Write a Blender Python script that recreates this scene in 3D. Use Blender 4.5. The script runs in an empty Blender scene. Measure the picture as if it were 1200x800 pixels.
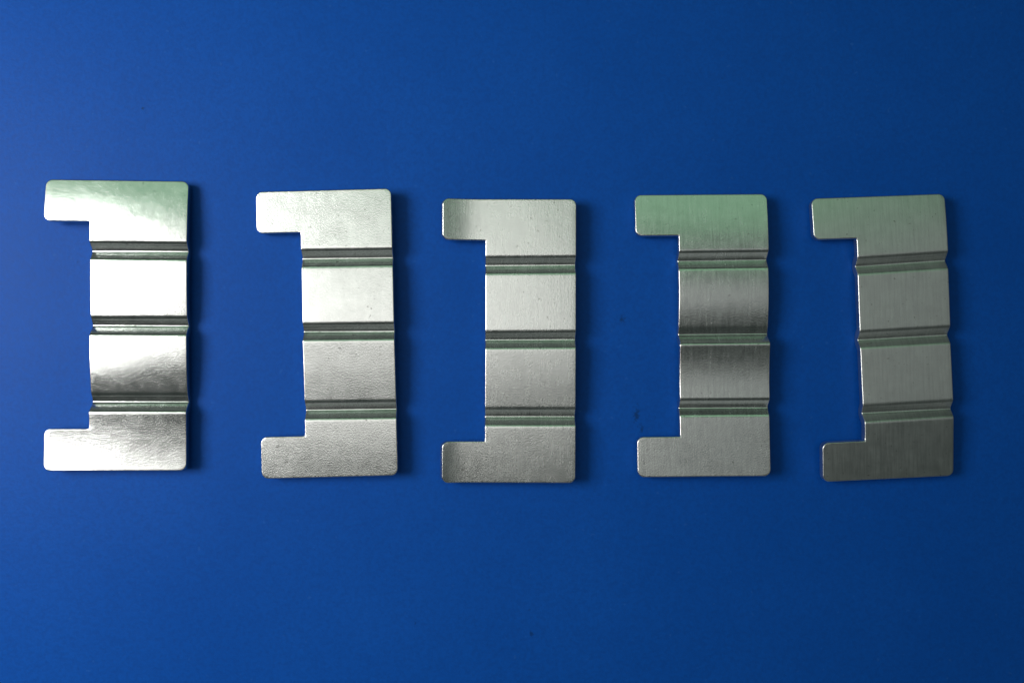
import bpy, math
import numpy as np

S = bpy.context.scene
COL = S.collection
MM = 0.001
rad = math.radians

# ------------------------------------------------------------------ camera
H = 174.0
TILT = rad(2.5)
cam_d = bpy.data.cameras.new('camera')
cam_d.sensor_width = 36.0
cam_d.lens = 29.6
cam_d.clip_start = 0.005
cam_d.clip_end = 20.0
cam = bpy.data.objects.new('camera', cam_d)
COL.objects.link(cam)
cam.location = (-H * math.tan(TILT) * MM, 0, H * MM)
cam.rotation_euler = (0, -TILT, 0)
S.camera = cam

# ------------------------------------------------------------------ dim room
W = bpy.data.worlds.new('World')
S.world = W
W.use_nodes = True
bg = W.node_tree.nodes['Background']
bg.inputs[0].default_value = (0.80, 1.0, 0.92, 1)
bg.inputs[1].default_value = 0.05


# ------------------------------------------------------------------ window light and fill lamps
def area(name, loc, target, sx, sy, watts, color):
    d = bpy.data.lights.new(name, 'AREA')
    d.shape = 'RECTANGLE'
    d.size = sx * MM
    d.size_y = sy * MM
    d.energy = watts
    d.color = color
    o = bpy.data.objects.new(name, d)
    COL.objects.link(o)
    o.location = [c * MM for c in loc]
    from mathutils import Vector
    v = Vector(target) - Vector(loc)
    o.rotation_euler = v.to_track_quat('-Z', 'Y').to_euler()
    return o


area('window_light', (-265, 34, 228), (-20, 0, 0), 150, 150, 1.04, (1.0, 0.985, 0.95))
area('ceiling_light', (-165, 30, 450), (-165, 30, 0), 370, 180, 0.31, (1.0, 0.98, 0.93))
area('middle_fill_light', (110, 0, 450), (110, 0, 0), 180, 130, 0.030, (0.97, 1.0, 0.97))  # added overhead fill, sized to brighten the fourth clip's panels
area('right_fill_light', (310, 45, 450), (310, 45, 0), 220, 210, 0.036, (0.95, 1.0, 0.97))  # unseen fill lamp added to lift the rightmost clip
area('garden_light', (-70, 255, 450), (-70, 255, 0), 760, 240, 0.30, (0.52, 1.0, 0.60))
# unseen lamps added in place of room walls, to brighten the groove sides
area('near_fill_light', (0, -700, 170), (0, 0, 40), 1000, 300, 0.20, (0.92, 1.0, 0.95))
area('far_fill_light', (0, 700, 170), (0, 0, 40), 1000, 300, 0.09, (0.80, 1.0, 0.84))

S.view_settings.view_transform = 'Standard'
S.view_settings.look = 'None'
S.view_settings.gamma = 1
S.view_settings.exposure = 0.0
S.view_settings.use_curve_mapping = False
S.render.engine = 'CYCLES'


# ------------------------------------------------------------------ materials
class NT:
    def __init__(s, name):
        s.m = bpy.data.materials.new(name)
        s.m.use_nodes = True
        s.t = s.m.node_tree
        s.b = s.t.nodes['Principled BSDF']
        s.co = s.n('ShaderNodeTexCoord').outputs['Object']

    def n(s, typ, **kw):
        nd = s.t.nodes.new(typ)
        for k, v in kw.items():
            setattr(nd, k, v)
        return nd

    def l(s, a, b):
        s.t.links.new(a, b)

    def scaled(s, k):
        mp = s.n('ShaderNodeMapping')
        mp.inputs['Scale'].default_value = k
        s.l(s.co, mp.inputs['Vector'])
        return mp.outputs[0]

    def noise(s, k, detail=3.0, rough=0.6, offset=0.0):
        nz = s.n('ShaderNodeTexNoise')
        mp = s.n('ShaderNodeMapping')
        mp.inputs['Scale'].default_value = k if isinstance(k, tuple) else (k, k, k)
        mp.inputs['Location'].default_value = (offset, offset * .7, offset * .3)
        s.l(s.co, mp.inputs['Vector'])
        s.l(mp.outputs[0], nz.inputs['Vector'])
        nz.inputs['Scale'].default_value = 1.0
        nz.inputs['Detail'].default_value = detail
        nz.inputs['Roughness'].default_value = rough
        return nz.outputs['Fac']

    def ramp(s, fac, stops):
        r = s.n('ShaderNodeValToRGB')
        e = r.color_ramp.elements
        while len(e) < len(stops):
            e.new(0.5)
        for el, (p, c) in zip(e, stops):
            el.position = p
            el.color = (c, c, c, 1) if not isinstance(c, tuple) else c + (1,)
        s.l(fac, r.inputs[0])
        return r.outputs[0]

    def math(s, op, a, b):
        m = s.n('ShaderNodeMath', operation=op)
        for i, v in enumerate((a, b)):
            if isinstance(v, (int, float)):
                m.inputs[i].default_value = v
            else:
                s.l(v, m.inputs[i])
        return m.outputs[0]

    def mix(s, fac, a, b):
        m = s.n('ShaderNodeMix', data_type='RGBA')
        for i, v in ((0, fac), (6, a), (7, b)):
            if isinstance(v, (int, float)):
                m.inputs[i].default_value = v
            elif isinstance(v, tuple):
                m.inputs[i].default_value = v + (1,)
            else:
                s.l(v, m.inputs[i])
        return m.outputs[2]


def metal(name, seed, grain=1.0, brush=0.3, rough=0.22, base=(0.655, 0.67, 0.665)):
    t = NT(name)
    b = t.b
    b.inputs['Metallic'].default_value = 1.0
    fine = t.noise(3900.0, 2.0, 0.65, seed)            # orange-peel grain of the tumbled sheet
    blot = t.noise(420.0, 3.0, 0.6, seed + 5)
    streak = t.noise((2600.0, 130.0, 300.0), 3.0, 0.6, seed + 9)
    spots = t.noise(1500.0, 1.0, 0.5, seed + 21)
    c = t.mix(t.ramp(blot, [(0.3, 0.0), (0.7, 1.0)]), tuple(x * 0.88 for x in base), base)
    c = t.mix(t.math('MULTIPLY', t.ramp(streak, [(0.35, 1.0), (0.6, 0.0)]), 0.28 * brush), c, tuple(x * 0.6 for x in base))
    c = t.mix(t.math('MULTIPLY', t.ramp(spots, [(0.20, 1.0), (0.29, 0.0)]), 0.6), c, (0.16, 0.155, 0.14))
    t.l(c, b.inputs['Base Color'])
    r = t.math('ADD', t.math('MULTIPLY', blot, 0.10), rough - 0.05)
    r = t.math('ADD', r, t.math('MULTIPLY', streak, 0.12 * brush))
    t.l(r, b.inputs['Roughness'])
    h = t.math('ADD', t.math('MULTIPLY', fine, grain), t.math('MULTIPLY', streak, brush * 0.5))
    h = t.math('ADD', h, t.math('MULTIPLY', blot, 0.12))
    bp = t.n('ShaderNodeBump')
    bp.inputs['Strength'].default_value = 1.0
    bp.inputs['Distance'].default_value = 0.000023
    t.l(h, bp.inputs['Height'])
    t.l(bp.outputs[0], b.inputs['Normal'])
    return t.m


def blue_sheet():
    t = NT('blue_satin_paint')
    b = t.b
    cloud = t.noise(28.0, 4.0, 0.6, 3)
    fine = t.noise(1500.0, 3.0, 0.65, 8)
    c = t.mix(t.ramp(cloud, [(0.3, 0.0), (0.7, 1.0)]), (0.0020, 0.064, 0.345), (0.0035, 0.073, 0.378))
    c = t.mix(t.math('MULTIPLY', t.ramp(fine, [(0.34, 1.0), (0.62, 0.0)]), 0.42), c, (0.004, 0.045, 0.23))
    mid = t.noise(520.0, 4.0, 0.7, 14)
    c = t.mix(t.math('MULTIPLY', t.ramp(mid, [(0.38, 1.0), (0.60, 0.0)]), 0.16), c, (0.003, 0.050, 0.270))
    pale = t.noise(900.0, 1.0, 0.5, 31)
    c = t.mix(t.math('MULTIPLY', t.ramp(pale, [(0.74, 0.0), (0.80, 1.0)]), 0.22), c, (0.03, 0.13, 0.42))   # dust
    # dark scuffs and specks on the paint
    for (x, y, rx, ry, k) in ((26.0, -15.3, 0.7, 2.3, .75), (27.0, -18.3, 0.45, 1.1, .6), (23.0, 4.6, 0.7, 1.0, .7),
                              (-75.0, 47.2, 0.45, 0.45, .8), (4.0, -60.5, 0.5, 0.6, .6), (3.6, -55.5, 0.4, 0.4, .5),
                              (-88, 16, .3, .3, .6), (44, 55, .35, .3, .4), (-20, -58, .3, .35, .5), (60, -47, .3, .3, .4)):
        mp = t.n('ShaderNodeMapping')
        mp.inputs['Location'].default_value = (-x / rx, -y / ry, 0)
        mp.inputs['Scale'].default_value = (1 / (rx * MM), 1 / (ry * MM), 0)
        t.l(t.co, mp.inputs['Vector'])
        ln = t.n('ShaderNodeVectorMath', operation='LENGTH')
        t.l(mp.outputs[0], ln.inputs[0])
        d = t.math('ADD', ln.outputs['Value'], t.math('MULTIPLY', t.math('SUBTRACT', fine, 0.5), 2.6))
        c = t.mix(t.math('MULTIPLY', t.ramp(d, [(0.1, 0.95), (1.4, 0.0)]), k), c, (0.004, 0.028, 0.10))
    t.l(c, b.inputs['Base Color'])
    b.inputs['Specular IOR Level'].default_value = 0.085
    t.l(t.math('ADD', t.math('MULTIPLY', fine, 0.10), 0.43), b.inputs['Roughness'])
    bp = t.n('ShaderNodeBump')
    bp.inputs['Strength'].default_value = 0.6
    bp.inputs['Distance'].default_value = 0.00005
    t.l(fine, bp.inputs['Height'])
    t.l(bp.outputs[0], b.inputs['Normal'])
    return t.m


# ------------------------------------------------------------------ table surface
def table():
    n = 24
    L = 700.0
    v = [(-L + 2 * L * i / n, -L + 2 * L * j / n, 0.0) for j in range(n + 1) for i in range(n + 1)]
    v = [tuple(c * MM for c in p) for p in v]
    f = [(j * (n + 1) + i, j * (n + 1) + i + 1, (j + 1) * (n + 1) + i + 1, (j + 1) * (n + 1) + i)
         for j in range(n) for i in range(n)]
    me = bpy.data.meshes.new('table_surface')
    me.from_pydata(v, [], f)
    o = bpy.data.objects.new('table_surface', me)
    COL.objects.link(o)
    o['kind'] = 'structure'
    o['label'] = 'smooth satin blue painted table surface under the metal clips'
    me.materials.append(blue_sheet())


table()

# ------------------------------------------------------------------ metal clips
THICK = 1.7          # sheet thickness, mm
DEPTH = 1.15          # groove depth
TH = rad(36)
R1, R2 = 1.45, 0.45  # shoulder and groove-bottom radii
YS = R2 * math.sin(TH)
ZS = R2 * (1 - math.cos(TH))
YE = R1 * math.sin(TH)
ZE = R1 * (1 - math.cos(TH))
WALL = (DEPTH - ZS - ZE) / math.tan(TH)
HALF = YS + WALL + YE


def groove(u):
    """Depth (negative) of the pressed groove at distance u from its middle line."""
    u = abs(u)
    if u >= HALF:
        return 0.0
    if u <= YS:
        return -DEPTH + R2 - math.sqrt(R2 * R2 - u * u)
    if u <= YS + WALL:
        return -DEPTH + ZS + (u - YS) * math.tan(TH)
    w = HALF - u
    return -(R1 - math.sqrt(max(R1 * R1 - w * w, 0)))


GS = [YS * k / 4 for k in range(5)] + [YS + WALL * k / 3 for k in (1, 2, 3)] + \
     [HALF - R1 * math.sin(TH * k / 6) for k in (5, 4, 3, 2, 1, 0)] + [HALF + 0.35] + \
     [0.08 * k for k in range(1, 24)]
B = 0.20             # rolled edge radius
RC = 1.35            # corner radius


def smooth(t):
    t = min(max(t, 0.0), 1.0)
    return t * t * (3 - 2 * t)


def make_clip(label, spec, mat):
    xt, xb, xr = spec['xt'], spec['xb'], spec['xr']
    yt, yt1, yb1, yb = spec['yt'], spec['yt1'], spec['yb1'], spec['yb']
    g = spec['g']
    skew = spec.get('skew', (0, 0, 0))
    pads = spec['pads']
    rng = np.random.RandomState(spec['seed'])
    waves = [(rng.uniform(-1, 1) * .55, rng.uniform(-1, 1) * .55, rng.uniform(0, 6.28), rng.uniform(.5, 1)) for _ in range(7)]
    edges = [yt, g[0], g[1], g[2], yb]
    mids = [(edges[k] + edges[k + 1]) / 2 for k in range(4)]
    xm = (xb + xr) / 2

    def pad_z(k, x, y):
        sx, sy, cx, cy, tabc = pads[k]
        dx, dy = x - xm, y - mids[k]
        z = sx * dx + sy * dy + 0.5 * cx * dx * dx + 0.5 * cy * dy * dy
        if x < xb:                       # the tab may be bent a little more
            q = max(xb - x - tabc[1], 0)
            z += 0.5 * tabc[0] * q * q
        return z

    def zf(x, y):
        fx = (x - xm) / (xr - xm)
        gy = [g[k] + skew[k] * fx for k in range(3)]
        z = None
        for k in range(3):
            if y > gy[k] + HALF:
                z = pad_z(k, x, y)
                break
            if y >= gy[k] - HALF:
                t = smooth((y - gy[k] + HALF) / (2 * HALF))
                z = pad_z(k, x, y) * t + pad_z(k + 1, x, y) * (1 - t) + groove(y - gy[k]) 
                # faint drag lines left by the forming tool, not quite straight
                u = y - gy[k]
                w = max(1 - (u / 1.6) ** 2, 0)
                z += w * (0.008 * math.cos(u * 7.3 + 0.5 * math.sin(0.31 * x + k + spec['seed']))
                          + 0.004 * math.cos(u * 13.0 + 1.3 * k + 0.8 * math.sin(0.2 * x + 2 * k)))
                break
        if z is None:
            z = pad_z(3, x, y)
        for (a, b_, p, w) in waves:
            z += 0.006 * w * math.sin(a * x + b_ * y + p)
        return z

    # rows: (y, class of the strip BELOW this row), from the far end to the near end
    r = RC - B
    Y0, Y1 = yt - B, yb + B
    ti, bi = yt1 + B, yb1 - B            # inset tab edges
    XT, XB, XR = xt + B, xb + B, xr - B
    arc = [r * (1 - math.cos(rad(90) * k / 8)) for k in range(9)]
    ys = set()
    for a in arc:
        ys.update((round(Y0 - a, 5), round(Y1 + a, 5), round(ti + a, 5), round(bi - a, 5)))
    for gk in g:
        for u in GS:
            ys.update((round(gk + u, 5), round(gk - u, 5)))
    ys = sorted(ys, reverse=True)
    full = [ys[0]]
    for y in ys[1:]:
        gap = full[-1] - y
        if gap < 0.012:
            if any(abs(y - q) < 1e-4 for q in (ti, bi, Y1)):
                full[-1] = y
            continue
        n = int(gap / 1.0)
        for k in range(n):
            full.append(full[-1] - gap / (n + 1))
        full.append(y)
    ys = full

    def xl_tab(y):
        if y >= ti - 1e-6:
            d = min(Y0 - y, y - ti)
        else:
            d = min(bi - y, y - Y1)
        d = max(d, 0)
        return XT if d >= r else XT + r - math.sqrt(max(r * r - (r - d) ** 2, 0))

    def x_right(y):
        d = max(min(Y0 - y, y - Y1), 0)
        return XR if d >= r else XR - r + math.sqrt(max(r * r - (r - d) ** 2, 0))

    NB, NT_ = 18, 9
    P2 = []                               # 2-D positions of the top grid
    quads = []                            # (a, b, c, d, class)
    body, tabs = [], []

    def cls(y):
        for k in range(3):
            if abs(y - g[k]) < HALF + 0.3:
                return 'groove%d' % k
        for k in range(3):
            if y > g[k]:
                return 'panel%d' % k
        return 'panel3'

    def bx(y):
        return XB

    for y in ys:
        x1 = x_right(y)
        row = []
        for i in range(NB + 1):
            # sheared a little where the grooves were pressed askew
            x = XB + (x1 - XB) * i / NB
            P2.append([x, y])
            row.append(len(P2) - 1)
        body.append(row)
        if y >= ti - 1e-6 or y <= bi + 1e-6:
            x0 = xl_tab(y)
            row = []
            for i in range(NT_):
                P2.append([x0 + (XB - x0) * i / NT_, y])
                row.append(len(P2) - 1)
            row.append(body[-1][0])
            tabs.append(row)
        else:
            tabs.append(None)
    for j in range(len(ys) - 1):
        c = cls((ys[j] + ys[j + 1]) / 2)
        for i in range(NB):
            quads.append((body[j + 1][i], body[j + 1][i + 1], body[j][i + 1], body[j][i], c))
        if tabs[j] and tabs[j + 1]:
            ct = 'tab0' if ys[j] > 0 else 'tab1'
            for i in range(NT_):
                quads.append((tabs[j + 1][i], tabs[j + 1][i + 1], tabs[j][i + 1], tabs[j][i], ct))
    # shear rows so that the groove lines run along the skewed direction
    sk = np.interp([p[1] for p in P2], [yb, g[2], g[1], g[0], yt], [0, skew[2], skew[1], skew[0], 0])
    P2 = np.array(P2)
    P2[:, 1] += sk * (P2[:, 0] - xm) / (xr - xm) * (np.abs(P2[:, 1]) < 19)
    # boundary loop
    nxt, ecl = {}, {}
    cnt = {}
    for q in quads:
        for i in range(4):
            cnt[(q[i], q[(i + 1) % 4])] = q[4]
    for (a, b_), c in cnt.items():
        if (b_, a) not in cnt:
            nxt[a] = b_
            ecl[a] = c
    st = next(iter(nxt))
    loop = [st]
    while nxt[loop[-1]] != st:
        loop.append(nxt[loop[-1]])
    LP = P2[loop]
    e = np.roll(LP, -1, 0) - LP
    e /= np.linalg.norm(e, axis=1)[:, None] + 1e-12
    n2 = np.stack([e[:, 1], -e[:, 0]], 1)
    n1 = np.roll(n2, 1, 0)
    miter = (n1 + n2) / (1 + (n1 * n2).sum(1))[:, None]

    def nrm(x, y):
        h = 0.02
        dx = (zf(x + h, y) - zf(x - h, y)) / (2 * h)
        dy = (zf(x, y + h) - zf(x, y - h)) / (2 * h)
        v = np.array([-dx, -dy, 1.0])
        return v / np.linalg.norm(v)

    V, F = [], []
    nv = len(P2)
    P3 = np.array([(x, y, zf(x, y)) for x, y in P2])
    N3 = np.array([nrm(x, y) for x, y in P2])
    V = list(P3)
    F = [(q[:4], q[4]) for q in quads]
    prev = list(loop)
    m = len(loop)
    rings = [(B * math.sin(rad(a)), B * (1 - math.cos(rad(a)))) for a in (30, 60, 90)] + \
            [(B * math.cos(rad(a)), THICK - B + B * math.sin(rad(a))) for a in (0, 30, 60)]
    for off, drop in rings:
        base = len(V)
        for k in range(m):
            x, y = LP[k] + miter[k] * off
            V.append(np.array([x, y, zf(*LP[k])]) - N3[loop[k]] * drop)
        cur = [base + k for k in range(m)]
        for k in range(m):
            k2 = (k + 1) % m
            F.append(((prev[k], cur[k], cur[k2], prev[k2]), ecl[loop[k]]))
        prev = cur
    base = len(V)
    V += list(P3 - N3 * THICK)
    ib = {v: k for k, v in enumerate(loop)}
    for k in range(m):
        k2 = (k + 1) % m
        F.append(((prev[k], base + loop[k], base + loop[k2], prev[k2]), ecl[loop[k]]))
    for q in quads:
        F.append((tuple(base + i for i in (q[3], q[2], q[1], q[0])), q[4]))
    V = np.array(V)
    V[:, 2] -= V[:, 2].min() - 0.01
    # area-weighted normals of the whole sheet, so that the parts shade as one piece
    NV = np.zeros_like(V)
    for f, _ in F:
        a, b_, c, d = (V[i] for i in f)
        nn = np.cross(c - a, d - b_)
        for i in f:
            NV[i] += nn
    NV /= np.linalg.norm(NV, axis=1)[:, None] + 1e-15

    root = bpy.data.objects.new('metal_clip', None)
    root.empty_display_size = 0.01
    COL.objects.link(root)
    root['label'] = label
    root['category'] = 'metal clip'
    root['group'] = 'pressed metal clips laid in a row'
    root.location = (spec['at'][0] * MM, spec['at'][1] * MM, 0)
    root.rotation_euler = (0, 0, rad(spec['rot']))
    for c in sorted({f[1] for f in F}):
        name = c[:-1]
        fs = [f for f, k in F if k == c]
        used = sorted({i for f in fs for i in f})
        mp = {v: i for i, v in enumerate(used)}
        me = bpy.data.meshes.new(name)
        me.from_pydata([tuple(V[i] * MM) for i in used], [], [tuple(mp[i] for i in f) for f in fs])
        me.update()
        me.polygons.foreach_set('use_smooth', [True] * len(fs))
        me.normals_split_custom_set_from_vertices([tuple(NV[i]) for i in used])
        me.materials.append(mat)
        o = bpy.data.objects.new(name, me)
        COL.objects.link(o)
        o.parent = root
    return root


# pads: (slope x, slope y, curvature x, curvature y, extra curvature of the tab) for the four panels, far to near
CLIPS = [
    ('brightest pressed metal clip, its panels shining almost white, at the left end of the row',
     dict(at=(-79.07, 3.24), rot=-0.2, xt=-13.95, xb=-5.15, xr=13.95, yt=28.97, yt1=20.55, yb1=-20.6, yb=-28.97,
          g=(14.84, -0.12, -15.41), seed=1,
          pads=((-.01, -.075, 0, -.010, (.003, 0)), (.014, .030, 0, -.010, (0, 0)), (.004, .075, 0, -.014, (0, 0)), (.002, .026, 0, .012, (.002, 0)))),
     dict(seed=1.0, grain=0.85, brush=0.35, rough=0.17)),
    ('pale metal clip with two white upper panels above two grainy grey ones, tilted slightly clockwise',
     dict(at=(-37.51, 1.6), rot=1.32, xt=-13.64, xb=-4.76, xr=13.70, yt=28.88, yt1=20.42, yb1=-20.46, yb=-28.88,
          g=(15.15, 0.29, -15.5), skew=(-0.1, -0.14, -0.11), seed=2,
          pads=((.06, -.02, 0, .001, (.001, 0)), (.055, -.03, 0, -.001, (0, 0)), (.03, .05, 0, -.001, (0, 0)), (.03, 0, 0, -.002, (0, 0)))),
     dict(seed=2.0, grain=1.15, brush=0.35, rough=0.22)),
    ('middle metal clip of the row, upright, with dark shaded ends on its tabs',
     dict(at=(-0.72, 0.12), rot=-0.15, xt=-13.55, xb=-4.87, xr=13.57, yt=28.81, yt1=20.39, yb1=-20.38, yb=-28.81,
          g=(15.43, 0.23, -15.44), skew=(0.08, 0.07, 0.02), seed=3,
          pads=((.055, 0, 0, .001, (.040, 1)), (.055, -.01, 0, 0, (0, 0)), (.045, .04, .001, -.002, (0, 0)), (.045, .01, 0, -.001, (.07, 4)))),
     dict(seed=3.0, grain=1.05, brush=0.7, rough=0.22)),
    ('greenish grey metal clip with a dark streak above its third panel, second from the right',
     dict(at=(39.08, 1.31), rot=0.48, xt=-13.66, xb=-4.82, xr=13.66, yt=28.99, yt1=20.42, yb1=-20.76, yb=-28.99,
          g=(15.39, -0.03, -14.92), skew=(0.05, 0, -0.02), seed=4,
          pads=((.04, -.075, 0, -.010, (0, 0)), (.045, .045, 0, -.021, (0, 0)), (.045, .055, 0, .025, (0, 0)), (.04, -.045, 0, .001, (0, 0)))),
     dict(seed=4.0, grain=1.05, brush=0.9, rough=0.19)),
    ('darkest and most tilted metal clip, with a blackish lower end, rightmost in the row',
     dict(at=(77.1, 0.84), rot=2.15, xt=-13.96, xb=-5.02, xr=13.9, yt=29.36, yt1=20.7, yb1=-21.2, yb=-29.36,
          g=(15.25, -0.12, -15.43), skew=(0.28, 0.18, 0.14), seed=5,
          pads=((.035, -.05, .001, -.007, (0, 0)), (.035, 0, 0, .001, (0, 0)), (.03, -.02, 0, .001, (0, 0)), (-.01, .075, 0, .001, (0, 0)))),
     dict(seed=5.0, grain=0.9, brush=1.1, rough=0.26)),
]
for k, (label, spec, mk) in enumerate(CLIPS):
    make_clip(label, spec, metal('galvanised_sheet', **mk))
